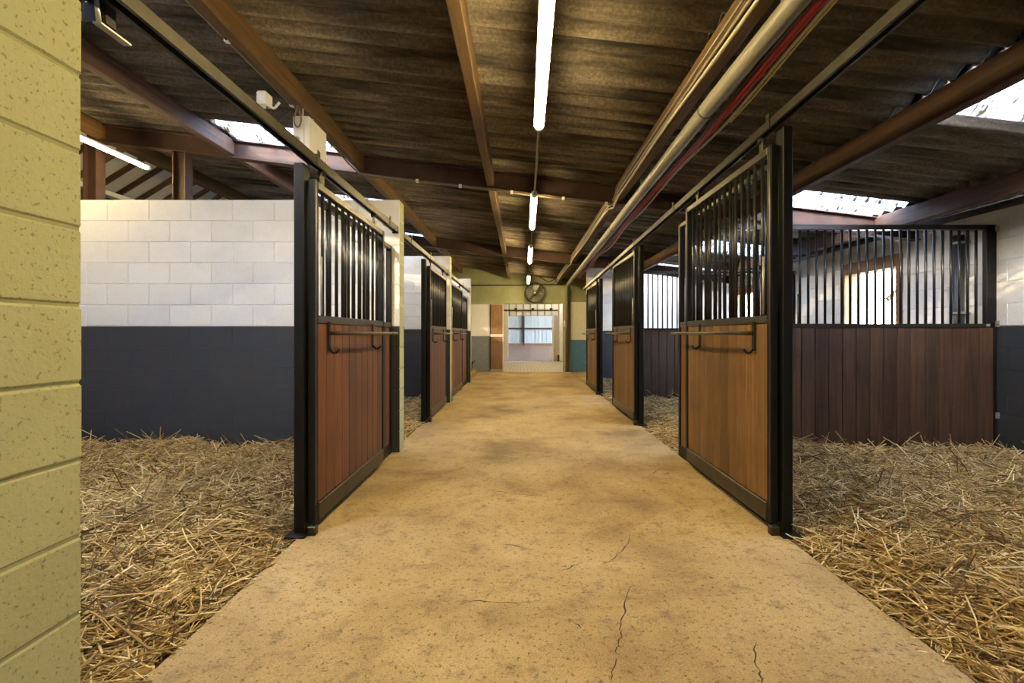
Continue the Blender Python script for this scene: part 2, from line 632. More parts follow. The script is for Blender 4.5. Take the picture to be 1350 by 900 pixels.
for i, (a, b) in enumerate(WIN):
    w = struct(ob('window_%d' % (i + 1), None, (WR, a, WZ0)), 'timber framed window opening in the right block wall')
    for (p, q) in ((a, a + 0.09), (b - 0.09, b)):
        box('window_frame', WR - 0.02, WR + 0.19, p, q, WZ0, WZ1, 'frame_wood', w, 0.004)
    box('window_frame', WR - 0.02, WR + 0.19, a + 0.09, b - 0.09, WZ1 - 0.16, WZ1, 'frame_wood', w, 0.004)
    box('window_sill', WR - 0.04, WR + 0.19, a + 0.09, b - 0.09, WZ0, WZ0 + 0.05, 'frame_wood', w, 0.004)
    box('pane', WR + 0.12, WR + 0.126, a + 0.09, b - 0.09, WZ0 + 0.05, WZ1 - 0.16, 'glass', w)
    box('window_stay', WR + 0.10, WR + 0.115, a + 0.10, a + 0.125, WZ0 + 0.05, WZ1 - 0.18, 'black', w)
    ob('brace', tube_mesh([(0, 0, 0), (0.5, 0.0, 0.42)], 0.035, 'frame_wood', 6), (WR + 0.2, b - 0.62, 1.66), w)

# last right partition: solid wall up to the roof, and walls at both barn ends
block_wall_x('wall_partition_right', 1.60, WR, 11.62, 'tall white over slate partition past the last right door', n=13, end='-x', olive_end=False)

DY = AISLE_END
D0, D1, DZ = -0.53, 1.37, 2.16
wf = struct(box('wall_far', -6.45, D0, DY, DY + 0.25, -0.07, 3.06, 'far_olive'), 'olive far wall with the open doorway and fan')
box('wall_core', D1, 4.9, DY, DY + 0.25, -0.07, 2.62, 'far_olive', wf)
box('wall_core', D0, D1, DY, DY + 0.25, DZ, 2.90, 'far_olive', wf)


def wedge(name, x0, x1, y0, y1, z0, za, zb, mat, parent):
    v = [(x0, y0, z0), (x1, y0, z0), (x1, y1, z0), (x0, y1, z0), (x0, y0, za), (x1, y0, zb), (x1, y1, zb), (x0, y1, za)]
    f = [(0, 3, 2, 1), (4, 5, 6, 7), (0, 1, 5, 4), (1, 2, 6, 5), (2, 3, 7, 6), (3, 0, 4, 7)]
    return ob(name, mesh_from(name, v, f, [M[mat]]), (0, 0, 0), parent)


wedge('gable', -5.2, D0, DY, DY + 0.25, 3.06, roof_z(-5.2), roof_z(D0), 'far_olive', wf)
wedge('gable', D0, D1, DY, DY + 0.25, 2.90, roof_z(D0), roof_z(D1), 'far_olive', wf)
wedge('gable', D1, 4.0, DY, DY + 0.25, 2.62, roof_z(D1), 2.63, 'far_olive', wf)
box('painted_panel', -2.60, -0.96, DY - 0.012, DY, 1.13, 2.14, 'cream', wf)
box('painted_panel', -2.60, -0.96, DY - 0.012, DY, 0.0, 1.13, 'grey', wf)
box('painted_panel', 1.60, 4.70, DY - 0.012, DY, 1.01, 2.21, 'cream', wf)
box('painted_panel', 1.60, 4.70, DY - 0.012, DY, 0.0, 1.01, 'blue', wf)
box('pier', D1, D1 + 0.16, DY - 0.05, DY, 0.0, 2.86, 'far_olive', wf)
struct(box('wall_near', -6.45, 4.9, -2.95, -2.7, -0.07, 3.9, 'far_olive'), 'olive end wall behind the viewer')

# passage and riding arena beyond the doorway
struct(box('floor_passage', -4.0, 5.0, DY + 0.001, 21.3, -0.16, -0.005, 'tiles'), 'grey paved passage beyond the doorway')
struct(box('wall_passage', -4.2, -4.0, DY + 0.26, 21.3, -0.1, 3.2, 'metal_white'), 'pale side wall of the passage')
struct(box('wall_passage', 5.0, 5.2, DY + 0.26, 21.3, -0.1, 3.2, 'metal_white'), 'pale side wall of the passage')
struct(box('ceiling_passage', -4.2, 5.2, DY + 0.26, 21.5, 3.2, 3.3, 'metal_white'), 'pale ceiling of the passage')
A0, A1, AZ = -0.57, 1.40, 2.0
wc = struct(box('wall_cladding', -4.0, A0, 21.36, 21.5, -0.1, 3.2, 'clad_joint'), 'white ribbed metal wall with an opening to the arena')
box('wall_core', A1, 5.0, 21.36, 21.5, -0.1, 3.2, 'clad_joint', wc)
box('wall_core', A0, A1, 21.36, 21.5, AZ, 3.2, 'clad_joint', wc)
x = -3.9
while x < 4.9:
    zb = AZ if (x > A0 - 0.16 and x < A1) else 0.0
    ob('cladding_panel', box_mesh(0.255, 0.05, 3.2 - zb, 'metal_white', 0.02), (x + 0.15, 21.345, (3.2 + zb) / 2), wc)
    x += 0.31
box('door_track', A0 - 0.15, A1 + 0.25, 21.24, 21.29, 2.20, 2.26, 'rust', wc)
for xx in (-0.2, 0.55, 1.35):
    box('track_hanger', xx - 0.06, xx + 0.06, 21.24, 21.31, 2.25, 2.33, 'rust', wc)
box('door_jamb', A1, A1 + 0.07, 21.25, 21.36, 0, AZ, 'metal_white', wc)
box('guide_post', 1.62, 1.70, 21.1, 21.2, 0, 0.28, 'rust', wc)
struct(box('floor_arena', -20, 22, 21.5, 52, -0.3, -0.01, 'sand'), 'brown sand floor of the riding arena')
wa = struct(box('wall_arena', -20, 22, 51.0, 51.2, -0.2, 6.0, 'arena_wall'), 'pale metal wall of the riding arena')
for k in range(60):
    ob('rib', box_mesh(0.06, 0.05, 5.8, 'metal_white'), (-8 + k * 0.4, 50.97, 3.0), wa)
for xx in (-9.3, -4.5, 0.35, 5.2, 10.0):
    box('post', xx - 0.09, xx + 0.09, 50.7, 50.94, 0, 6.0, 'rust', wa)
box('rail', -20, 22, 50.75, 50.94, 1.66, 1.84, 'rust', wa)
box('kick_board', -20, 22, 50.7, 50.94, -0.1, 0.22, 'frame_wood', wa)
car = struct(box('ceiling_arena', -20, 8, 21.6, 51.2, 6.0, 6.1, 'rust'), 'dark roof of the riding arena with a translucent strip added for daylight')
box('roof_panel', 12, 22, 21.6, 51.2, 6.0, 6.1, 'rust', car)
for k in range(8):  # strip out of view, added and sized to brighten the arena
    box('skylight_sheet', 8, 12, 21.6 + k * 3.7, 25.28 + k * 3.7, 6.02, 6.05, 'skylight', car)
struct(box('wall_arena_side', -20.2, -20, 21.5, 51.2, -0.2, 6.0, 'arena_wall'), 'pale side wall of the riding arena')
struct(box('wall_arena_side', 22, 22.2, 21.5, 51.2, -0.2, 3.2, 'arena_wall'), 'low side wall of the riding arena, open above')
struct(box('wall_arena_near', -20, -4.0, 21.36, 21.5, -0.2, 6.0, 'arena_wall'), 'near wall of the riding arena')
struct(box('wall_arena_near', 5.0, 22, 21.36, 21.5, -0.2, 6.0, 'arena_wall'), 'near wall of the riding arena')
struct(box('wall_arena_near', -4.0, 5.0, 21.40, 21.5, 3.31, 6.0, 'arena_wall'), 'near wall of the riding arena')

# ------------------------------------------------------------------ roof: corrugated sheets, beams, purlins
PUR = [-4.92, -3.40, -1.87, -0.35, 1.15, 2.68, 4.20]
EDGES = [-5.30, -3.40, -1.87, -0.35, 1.15, 2.68, 4.20, 5.25]
PITCH, NW = 0.177, 5
ROW = PITCH * NW
Y0R = 5.2 - 9 * ROW
ce = struct(ob('ceiling', None, (0, 6, 3.1)), 'low pitched roof of dark weathered corrugated sheets')


def sheet_mesh(x0, x1, mat):
    L = x1 - x0
    xs = [-0.02, L * 0.5, L + 0.10]
    ys = np.linspace(-0.03, ROW + 0.03, NW * 10 + 1)
    V, F = [], []
    for layer, dz in ((0, 0.0), (1, 0.007)):
        for yv in ys:
            w = 0.030 * math.cos(2 * PI * yv / PITCH)
            for xv in xs:
                V.append((xv, yv, -0.12 * xv + 0.010 * xv / L + w + dz))
    nx, ny = len(xs), len(ys)
    for layer in (0, 1):
        o = layer * nx * ny
        for j in range(ny - 1):
            for i in range(nx - 1):
                q = (o + j * nx + i, o + (j + 1) * nx + i, o + (j + 1) * nx + i + 1, o + j * nx + i + 1)
                F.append(q if layer == 0 else q[::-1])
    for j in range(ny - 1):
        for i in (0, nx - 1):
            F.append((j * nx + i, (j + 1) * nx + i, nx * ny + (j + 1) * nx + i, nx * ny + j * nx + i))
    return mesh_from('sheet', V, F, [M[mat]], smooth=True)


SKY = {(1, 4), (1, 5), (5, 3), (1, 9), (1, 12), (1, 15), (5, 6), (5, 9), (5, 12), (5, 15)}  # leading entries are unseen skylights, added to cool the light on the left wall
nrows = int((DY + 0.4 - Y0R) / ROW) + 1
for c in range(len(EDGES) - 1):
    me = sheet_mesh(EDGES[c], EDGES[c + 1], 'roof')
    ms = sheet_mesh(EDGES[c], EDGES[c + 1], 'skylight')
    for r in range(nrows):
        s = (c, r) in SKY
        ob('skylight_sheet' if s else 'corrugated_sheet', ms if s else me,
           (EDGES[c], Y0R + r * ROW, roof_z(EDGES[c]) + random.uniform(-0.003, 0.003)), ce)

BEAMS = [0.85, 5.72, 10.62]
ANG = math.atan(0.12)


def i_beam(name, y, x0, x1, label):
    h, fw, t = 0.21, 0.12, 0.012
    L = (x1 - x0) / math.cos(ANG)
    geo = join_geo([box_geo(0, 0, 0, L, 0.010, h), box_geo(0, 0, h / 2 - t / 2, L, fw, t), box_geo(0, 0, -h / 2 + t / 2, L, fw, t)])
    xm = (x0 + x1) / 2
    o = ob(name, mesh_from('beam', geo[0], geo[1], [M['rust']]), (xm, y, roof_z(xm) - 0.032 - h / 2 - 0.002), rot=(0, ANG, 0))
    return o


bl = ['red-brown steel roof beam crossing above the viewer', 'red-brown steel roof beam crossing above the first stall doors',
      'red-brown steel roof beam crossing farther along, before the fan wall']
for y, l in zip(BEAMS, bl):
    tag(i_beam('roof_beam', y, -5.1, 4.68, l), l, None, 'steel roof beams', 'structure')

spans = [(-2.7, BEAMS[0]), (BEAMS[0], BEAMS[1]), (BEAMS[1], BEAMS[2]), (BEAMS[2], DY)]
span_words = ['by the near end wall', 'before the first steel beam', 'between the steel beams', 'next to the fan wall']
pur_words = ['timber purlin over the side bay', 'reddish timber purlin over the left stalls', 'timber purlin above the left door track',
             'timber purlin over the middle of the aisle', 'timber purlin carrying the grey pipe', 'dark timber purlin over the right stalls', 'timber purlin beside the right block wall']
for i, px in enumerate(PUR):
    for j, (a, b) in enumerate(spans):
        top = roof_z(px) - 0.030
        p = box('roof_purlin', px - 0.04, px + 0.04, a + 0.008, b - 0.008, top - 0.18, top, 'timber_red' if i in (1, 5, 6) else 'timber', bev=0.006)
        tag(p, pur_words[i] + ', ' + span_words[j], None, 'roof purlins', 'structure')

# side bay beyond the left stalls: pale sloping underside with brown rafters
s2 = 0.62
rx0, rx1 = -5.3, -7.4
zt = roof_z(-5.3) + 0.02
ca = struct(wedge('ceiling_side_bay', rx1, rx0, -2.7, DY, zt, zt, zt, 'panel_white', None), 'pale panelled roof slope of the side bay')
ca.data.clear_geometry()
zb_ = zt - s2 * (rx0 - rx1)
ca.data.from_pydata([(rx1, -2.7, zb_), (rx0, -2.7, zt), (rx0, DY, zt), (rx1, DY, zb_), (rx1, -2.7, zb_ + 0.05), (rx0, -2.7, zt + 0.05), (rx0, DY, zt + 0.05), (rx1, DY, zb_ + 0.05)], [],
                    [(0, 3, 2, 1), (4, 5, 6, 7), (0, 1, 5, 4), (1, 2, 6, 5), (2, 3, 7, 6), (3, 0, 4, 7)])
a2 = math.atan(s2)
yy = 4.0
while yy < 11:
    L = (rx0 - rx1) / math.cos(a2)
    ob('rafter', box_mesh(L, 0.04, 0.07, 'rafter', 0.004), ((rx0 + rx1) / 2, yy, (zt + zb_) / 2 - 0.045), ca, rot=(0, -a2, 0))
    yy += 0.36
for xx, w in ((-3.98, 'between the side bay and the white partition'), (-5.02, 'below the side bay ridge')):
    geo = join_geo([box_geo(0, 0, 0, 0.15, 0.012, roof_z(xx) - 0.20 + 0.07), box_geo(-0.07, 0, 0, 0.012, 0.13, roof_z(xx) - 0.20 + 0.07), box_geo(0.07, 0, 0, 0.012, 0.13, roof_z(xx) - 0.20 + 0.07)])
    zc = (roof_z(xx) - 0.245 - 0.07) / 2
    tag(ob('steel_column', mesh_from('column', geo[0], geo[1], [M['rust']]), (xx, BEAMS[1], zc - 0.02)), 'red-brown steel column ' + w, None, 'steel columns', 'structure')


# ------------------------------------------------------------------ lamps
def wedge_geo_mesh(x0, x1, y0, y1, za, zb, w):
    """inverted tray that covers the top of a tube"""
    V, F = [], []
    for (x, y) in ((x0, y0), (x1, y1)):
        V += [(x - w, y, za), (x - w * 0.8, y, zb), (x + w * 0.8, y, zb), (x + w, y, za)]
    F = [(0, 4, 5, 1), (1, 5, 6, 2), (2, 6, 7, 3), (0, 1, 2, 3), (4, 7, 6, 5)]
    return mesh_from('tray', V, F, [M['plastic_white']])


def led(y0, y1, x0, x1, z, label, parent_rod=True, r=0.036):
    t = thing('tube_light', ((x0 + x1) / 2, (y0 + y1) / 2, z), label, 'light', 'tube lights')
    d = ob('diffuser', tube_mesh([(x0, y0 + 0.03, z), (x1, y1 - 0.03, z)], r, 'led', 14), (0, 0, 0), None)
    d.parent = t
    d.location = -Vector(t.location)
    hs = ob('housing', wedge_geo_mesh(x0, x1, y0 + 0.03, y1 - 0.03, z + r * 0.30, z + r * 1.25, r * 1.04), (0, 0, 0), None)
    hs.parent = t
    hs.location = -Vector(t.location)
    for (x, y, s) in ((x0, y0, 1), (x1, y1, -1)):
        e = ob('end_cap', tube_mesh([(x, y, z), (x, y + s * 0.035, z)], r * 1.03, 'plastic_white', 14))
        e.parent = t
        e.location = -Vector(t.location)
    return t


LZ = CAMZ + 1.56
lx = lambda y: 0.105 + 0.0095 * y
LEDS = [(-1.70, 0.15), (1.85, 3.66), (5.42, 7.15), (8.70, 10.60), (13.0, 14.9)]
ll = ['long tube light hanging above the viewer in the aisle', 'longest looking bright tube light, before the first steel beam',
      'tube light hanging just past the first steel beam', 'tube light hanging just before the second steel beam', 'tube light hanging in front of the fan wall']
for i, (a, b) in enumerate(LEDS):
    t = led(a, b, lx(a), lx(b), LZ, ll[i])
    for yy in (a + 0.3, b - 0.3):
        w = ob('suspension_wire', tube_mesh([(lx(yy), yy, LZ + 0.033), (lx(yy), yy, roof_z(lx(yy)) - 0.032)], 0.003, 'cable_black', 6))
        w.parent = t
        w.location = -Vector(t.location)
for i in range(len(LEDS) - 1):
    a, b = LEDS[i][1], LEDS[i + 1][0]
    n = 12
    pts = [(lx(a + (b - a) * k / n), a + (b - a) * k / n, LZ - 0.0 - 0.02 * math.sin(PI * k / n)) for k in range(n + 1)]
    c = ob('light_cable', tube_mesh(pts, 0.011, 'conduit', 8))
    tag(c, ['supply cable between the two nearest tube lights', 'supply cable under the first steel beam, linking tube lights', 'supply cable linking tube lights between the steel beams', 'supply cable linking the last two tube lights'][i], 'cable', 'light cables')
led(4.02, 5.78, -4.42, -4.42, CAMZ + 1.97, 'tube light over the back of the nearest left stall', True, 0.026)
led(18.0, 19.6, 0.4, 0.4, 3.155, 'unseen tube light added to brighten the passage beyond the doorway')  # no lamp is visible here; added to light the passage walls


# ------------------------------------------------------------------ stall doors, fronts, tracks
def chan(name, x, y0, y1, z0, z1, t, mat, parent, bev=0.004):
    return box(name, x - t / 2, x + t / 2, y0, y1, z0, z1, mat, parent, bev)


def planks(parent, x, y0, y1, z0, z1, t, mat, pitch=0.14):
    n = max(1, round((y1 - y0) / pitch))
    w = (y1 - y0) / n
    for k in range(n):
        o = ob('plank', box_mesh(t, w - 0.004, z1 - z0, mat, 0.004), (x, y0 + (k + 0.5) * w, (z0 + z1) / 2), parent)


def bars(parent, x, y0, y1, z0, z1, pitch, r=0.0115):
    n = max(1, round((y1 - y0) / pitch))
    for k in range(1, n):
        ob('bar', rod_mesh(z1 - z0, r, 'bar'), (x, y0 + (y1 - y0) * k / n, z0), parent)


def sliding_door(s, x, y0, y1, ztop, ztrack, wood, label, rack=True):
    """s = +1: aisle lies towards +x (left row), -1: right row"""
    t = thing('sliding_stall_door', (x, (y0 + y1) / 2, 0.05), label, 'stall door', 'sliding stall doors')
    T = 0.045
    zm0, zm1, zb0, zb1 = 1.265, 1.315, 0.055, 0.165
    chan('stile', x, y0, y0 + 0.05, zb0, ztop, T, 'black', t)
    chan('stile', x, y1 - 0.05, y1, zb0, ztop, T, 'black', t)
    chan('top_rail', x, y0 + 0.05, y1 - 0.05, ztop - 0.045, ztop, T, 'track', t)
    chan('middle_rail', x, y0 + 0.05, y1 - 0.05, zm0, zm1, T, 'track', t)
    chan('bottom_rail', x, y0 + 0.05, y1 - 0.05, zb0, zb1, T + 0.012, 'track', t)
    chan('edge_strip', x + s * 0.024, y0 + 0.002, y0 + 0.014, zb1, ztop, 0.006, 'track', t, 0.0)
    planks(t, x, y0 + 0.05, y1 - 0.05, zb1, zm0, 0.030, wood)
    bars(t, x, y0 + 0.05, y1 - 0.05, zm1, ztop - 0.045, 0.112 if s > 0 else 0.096)
    xa = x + s * T / 2
    # blanket bar with two hook plates
    if rack:
        py = (y0 + 0.21, y1 - 0.36)
        for p in py:
            pl = box('hook_plate', min(xa, xa + s * 0.008), max(xa, xa + s * 0.008), p - 0.018, p + 0.018, 1.09, 1.28, 'black', t, 0.002)
            hk = [(xa + s * 0.006, p, 1.10), (xa + s * 0.03, p, 1.075), (xa + s * 0.05, p, 1.078), (xa + s * 0.068, p, 1.10)]
            ob('hook', tube_mesh([Vector(h) - Vector((xa, p, 1.1)) for h in hk], 0.007, 'black', 8), (xa, p, 1.1), pl)
        bz = 1.205
        ys = [y0 + 0.21, y0 + 0.26, y0 + 0.7, y1 - 0.1, y1 + 0.12]
        xo = [0.012, 0.085, 0.10, 0.10, 0.085]
        pts = [(xa + s * o_ - x, yv - (y0 + y1) / 2, bz - 0.05) for yv, o_ in zip(ys, xo)]
        ob('blanket_bar', tube_mesh(pts, 0.0125, 'track', 10), (x, (y0 + y1) / 2, 0.05), t)
        ob('bar_arm', tube_mesh([(0, 0, 0), (s * 0.10, 0, 0)], 0.010, 'black', 8), (xa, y1 - 0.36, bz), t)
    # hangers up to the track
    for p in (y0 + 0.16, y1 - 0.25):
        hg = box('hanger', x - 0.006, x + 0.006, p - 0.022, p + 0.022, ztop, ztrack - 0.02, 'track', t, 0.002)
        ob('roller', tube_mesh([(-0.02, 0, 0), (0.02, 0, 0)], 0.022, 'black', 12), (x, p, ztrack - 0.03), hg)
    box('floor_stop', x + s * 0.02 - 0.025, x + s * 0.02 + 0.025, y0 - 0.05, y0 - 0.004, 0.0, 0.055, 'track', t, 0.004)
    ob('latch_rod', rod_mesh(0.36, 0.006, 'zinc', 8), (x + s * 0.026, y0 + 0.085, 1.32), t)
    return t


def stall_front(s, x, y0, y1, ztop, zpost, wood, label, yend=None):
    """fixed boarded panel with grille and a tall post at its near end"""
    t = thing('stall_screen', (x, (y0 + y1) / 2, -0.05), label, 'stall screen', 'fixed stall screens')
    T = 0.05
    ob('post', box_mesh(0.06, 0.09, zpost + 0.06, 'black', 0.005), (x, y0 + 0.045, (zpost - 0.06) / 2), t)
    chan('stile', x, y1 - 0.05, y1, -0.05, ztop, T, 'black', t)
    chan('top_rail', x, y0 + 0.09, y1 - 0.05, ztop - 0.04, ztop, T, 'track', t)
    chan('middle_rail', x, y0 + 0.09, y1 - 0.05, 1.265, 1.315, T, 'track', t)
    chan('bottom_rail', x, y0 + 0.09, y1 - 0.05, 0.0, 0.10, T, 'black', t)
    planks(t, x, y0 + 0.09, y1 - 0.05, 0.10, 1.265, 0.030, wood)
    bars(t, x, y0 + 0.09, y1 - 0.05, 1.315, ztop - 0.04, 0.165)
    box('foot_plate', x - 0.06, x + 0.06, y0 - 0.06, y0 + 0.14, 0.0, 0.012, 'black', t, 0.003)
    return t


def track(x, y0, y1, z0, z1, label, brackets, bx):
    """C-profile track; brackets reach to x = bx"""
    t = thing('door_track', (x, (y0 + y1) / 2, (z0 + z1) / 2), label, 'door track', 'door tracks')
    o = Vector(t.location)
    L = Vector((0, y1 - y0, z1 - z0))
    geo = []
    for (cx, cz, sx, sz) in ((0, 0.022, 0.056, 0.008), (-0.026, 0, 0.005, 0.05), (0.026, 0, 0.005, 0.05), (-0.02, -0.023, 0.012, 0.005), (0.02, -0.023, 0.012, 0.005)):
        v, f = box_geo(cx, 0, cz, sx, y1 - y0, sz)
        v = [(a, b, c + (z1 - z0) * b / (y1 - y0)) for a, b, c in v]
        geo.append((v, f))
    V, F = join_geo(geo)
    c = ob('channel', mesh_from('channel', V, F, [M['track']]), o, t)
    for yb in brackets:
        zz = z0 + (z1 - z0) * (yb - y0) / (y1 - y0)
        box('bracket', min(x - 0.035, bx), max(x + 0.035, bx), yb - 0.02, yb + 0.02, zz + 0.027, zz + 0.037, 'black', t, 0.002)
        box('bracket_lug', x - 0.034, x - 0.028, yb - 0.02, yb + 0.02, zz - 0.03, zz + 0.06, 'track', t)
        box('bracket_lug', x + 0.028, x + 0.034, yb - 0.02, yb + 0.02, zz - 0.03, zz + 0.06, 'track', t)
    for ye, zz in ((y0, z0), (y1, z1)):
        box('end_stop', x - 0.03, x + 0.03, ye - 0.012, ye + 0.012, zz - 0.04, zz + 0.03, 'black', t, 0.003)
    return t


LD, LF = -1.262, -1.325          # door plane and fixed front plane, left row
RD, RF = 1.535, 1.600            # right row
ZT = 2.255
L_words = ['beside the nearest white partition', 'between the first and second white partitions', 'closed, between the last two white partitions']
for i, (a, b) in enumerate([(2.93, 4.43), (6.66, 8.16), (8.72, 10.42)]):
    sliding_door(1, LD, a, b, 2.135, ZT, 'red_wood', 'red-brown plank sliding door with black grille, ' + L_words[i])
for i, (a, b) in enumerate([(2.90, 4.915), (6.62, 8.465), (10.40, 11.945)]):
    stall_front(1, LF, a, b, 2.09, 2.225, 'red_wood', 'fixed red-brown boarded stall front with black post, ' + L_words[i].replace('closed, ', ''))
track(LD, 0.70, 4.90, ZT, ZT, 'steel door track above the nearest red-brown door', [1.25, 2.96, 4.6], LF - 0.03)
track(LD, 5.15, 8.44, ZT, ZT, 'steel door track above the second red-brown door', [5.5, 6.68, 8.3], LF - 0.03)
track(LD, 8.70, 11.90, ZT, ZT, 'steel door track above the closed red-brown door nearest the far wall', [8.9, 10.43, 11.7], LF - 0.03)

R_words = ['with the tallest grille, beside the boarded partition', 'between the boarded partitions', 'nearest the far wall']
RT = [2.345, 2.305, 2.235]
rtz = lambda y: 2.475 - 0.0225 * (y - 2.9)
for i, (a, b) in enumerate([(2.93, 4.45), (6.43, 7.95), (9.62, 11.05)]):
    sliding_door(-1, RD, a, b, RT[i], rtz((a + b) / 2), 'gold_wood', 'golden-brown plank sliding door ' + R_words[i])
for i, (a, b) in enumerate([(2.90, 4.84), (6.40, 8.34), (9.58, 11.61)]):
    stall_front(-1, RF, a, b, RT[i] - 0.06, rtz(a) - 0.03, 'gold_wood', 'fixed golden-brown stall front behind the door ' + R_words[i])
track(RD, 0.5, 11.60, rtz(0.5), rtz(11.6), 'long steel door track above the golden-brown doors', [2.95, 4.78, 6.45, 8.25, 9.65, 11.4], RF + 0.03)

for y, w in ((4.80, 'nearest'), (8.30, 'farther')):
    x0, x1 = RF + 0.035, WR - 0.012
    t = thing('stall_partition', ((x0 + x1) / 2, y, -0.05), 'dark worn boarded partition with black grille, ' + ('beside the window and tall golden door' if w == 'nearest' else 'beyond the second golden door'), 'partition', 'boarded stall partitions')
    T = 0.05

    def h(name, a, b, z0, z1, m, tt=T):
        return box(name, a, b, y - tt / 2, y + tt / 2, z0, z1, m, t, 0.004)
    h('stile', x0, x0 + 0.05, -0.05, 2.275, 'black')
    h('stile', x1 - 0.10, x1, 1.30, 2.275, 'black')
    h('stile', x1 - 0.022, x1, -0.05, 1.30, 'black')
    h('top_rail', x0 + 0.05, x1 - 0.10, 2.225, 2.275, 'bar')
    h('middle_rail', x0 + 0.05, x1 - 0.10, 1.260, 1.300, 'bar')
    h('bottom_rail', x0 + 0.05, x1 - 0.022, 0.06, 0.09, 'black')
    n = 22
    wd = (x1 - 0.022 - x0 - 0.05) / n
    for k in range(n):
        ob('plank', box_mesh(wd - 0.005, 0.032, 1.17, 'dark_wood', 0.004), (x0 + 0.05 + (k + 0.5) * wd, y, 0.675), t)
    nb = 35
    for k in range(1, nb):
        ob('bar', rod_mesh(0.925, 0.0125, 'bar'), (x0 + 0.05 + (x1 - 0.10 - x0 - 0.05) * k / nb, y, 1.30), t)
    for z in (1.30, 2.235, 0.40):
        box('wall_bracket', x1 - 0.02, WR - 0.001, y - 0.045, y - 0.026, z - 0.03, z + 0.03, 'zinc', t, 0.003)
        ob('bolt', tube_mesh([(0, 0, 0), (0, -0.014, 0)], 0.010, 'zinc', 8), (WR - 0.03, y - 0.045, z), t)

# ------------------------------------------------------------------ pipes, conduits, cables, box, camera, fan
def curve(ctrl, n=10):
    """smooth path through control points"""
    P = [Vector(p) for p in ctrl]
    P = [P[0] * 2 - P[1]] + P + [P[-1] * 2 - P[-2]]
    out = []
    for i in range(1, len(P) - 2):
        for k in range(n):
            t = k / n
            a, b, c, d = P[i - 1], P[i], P[i + 1], P[i + 2]
            out.append(0.5 * ((2 * b) + (c - a) * t + (2 * a - 5 * b + 4 * c - d) * t * t + (3 * b - a - 3 * c + d) * t ** 3))
    out.append(P[-2])
    return out


def run(name, pts, r, mat, label, cat, sides=10, group=None, n=None):
    p = curve(pts, n) if n else pts
    o0 = Vector(p[len(p) // 2])
    o = ob(name, tube_mesh([Vector(q) - o0 for q in p], r, mat, sides), o0)
    return tag(o, label, cat, group)


def pipe_at(y):
    k1 = min(max((y - 3.0) / 7.8, 0), 1)
    k2 = min(max((y - 11.0) / 4.0, 0), 1)
    return 1.20 + 0.13 * k1 + 0.14 * k2, 2.648 - 0.01 * k1 + 0.10 * k2


PX, PZ = pipe_at(DY - 0.42)
PB = Vector((PX, DY - 0.12, 0))
gp = thing('drain_pipe', PB, 'long grey plastic pipe under the purlin, turning down the far wall', 'pipe')
bend = [(PX, DY - 0.42 + 0.30 * math.sin(a), PZ - 0.30 + 0.30 * math.cos(a)) for a in np.linspace(0, PI / 2, 8)]
pts = [(pipe_at(yv)[0], yv, pipe_at(yv)[1]) for yv in (-2.5, 1.0, 3.0, 6.0, 9.0, 10.8, 12.0, 13.5)] + bend + [(PX, DY - 0.12, 0.01)]
ob('pipe_run', tube_mesh([Vector(p) - PB for p in pts], 0.050, 'pvc', 16), PB, gp)
for yy in (3.15, 6.6, 9.7, 12.8):
    ob('collar', tube_mesh([(0, -0.008, 0), (0, 0.008, 0)], 0.0525, 'cable_black', 16), (pipe_at(yy)[0], yy, pipe_at(yy)[1]), gp)
for yy in (2.2, 4.9, 8.0):
    box('pipe_strap', pipe_at(yy)[0] - 0.015, pipe_at(yy)[0] + 0.015, yy - 0.01, yy + 0.01, 2.69, 2.76, 'zinc', gp)

zc = roof_z(1.15) - 0.18
for k, (dx, dz, r, m, l) in enumerate([(-0.058, 0.015, 0.010, 'cable_white', 'pale cable clipped along the pipe purlin'), (-0.060, 0.05, 0.011, 'conduit', 'grey conduit clipped along the pipe purlin'),
                                       (-0.064, 0.095, 0.008, 'conduit', 'thin upper conduit clipped along the pipe purlin')]):
    pts = []
    for yv in np.linspace(-2.4, DY - 0.1, 60):
        near = min(abs(yv - b) for b in BEAMS)
        drop = -0.06 * math.exp(-(near / 0.16) ** 2)
        pts.append((1.15 + dx, yv, zc + dz - 0.05 + drop + (0.012 * math.sin(yv * 2.1) if k == 0 else 0)))
    run('cable_run', pts, r, m, l, 'cable', 8, 'cables along the pipe purlin')
for m, r, l, amp, ph, off in (('cable_red', 0.013, 'red cable bundle slung beside the grey pipe', 0.03, 0.0, 0.078), ('cable_red', 0.010, 'thin red cable slung beside the grey pipe', 0.03, 0.0, 0.104),
                              ('cable_black', 0.011, 'black cable slung beside the grey pipe', 0.03, 0.0, 0.050), ('cable_white', 0.009, 'white cable looping beside the grey pipe', 0.055, 0.0, 0.128),
                              ('cable_yellow', 0.006, 'yellow-green earth cable beside the grey pipe', 0.055, 0.0, 0.150)):
    y_end = 12.5 if m != 'cable_yellow' else 3.2
    pts = [(pipe_at(yv)[0] + off + 0.03 + 0.016 * math.sin(yv * 2.0 + ph), yv, pipe_at(yv)[1] + 0.0 - amp * (0.5 + 0.5 * math.sin(yv * 2.6 + ph * 2))) for yv in np.linspace(-1.5, y_end, 90)]
    run('slung_cable', pts, r, m, l, 'cable', 8, 'cables beside the grey pipe')

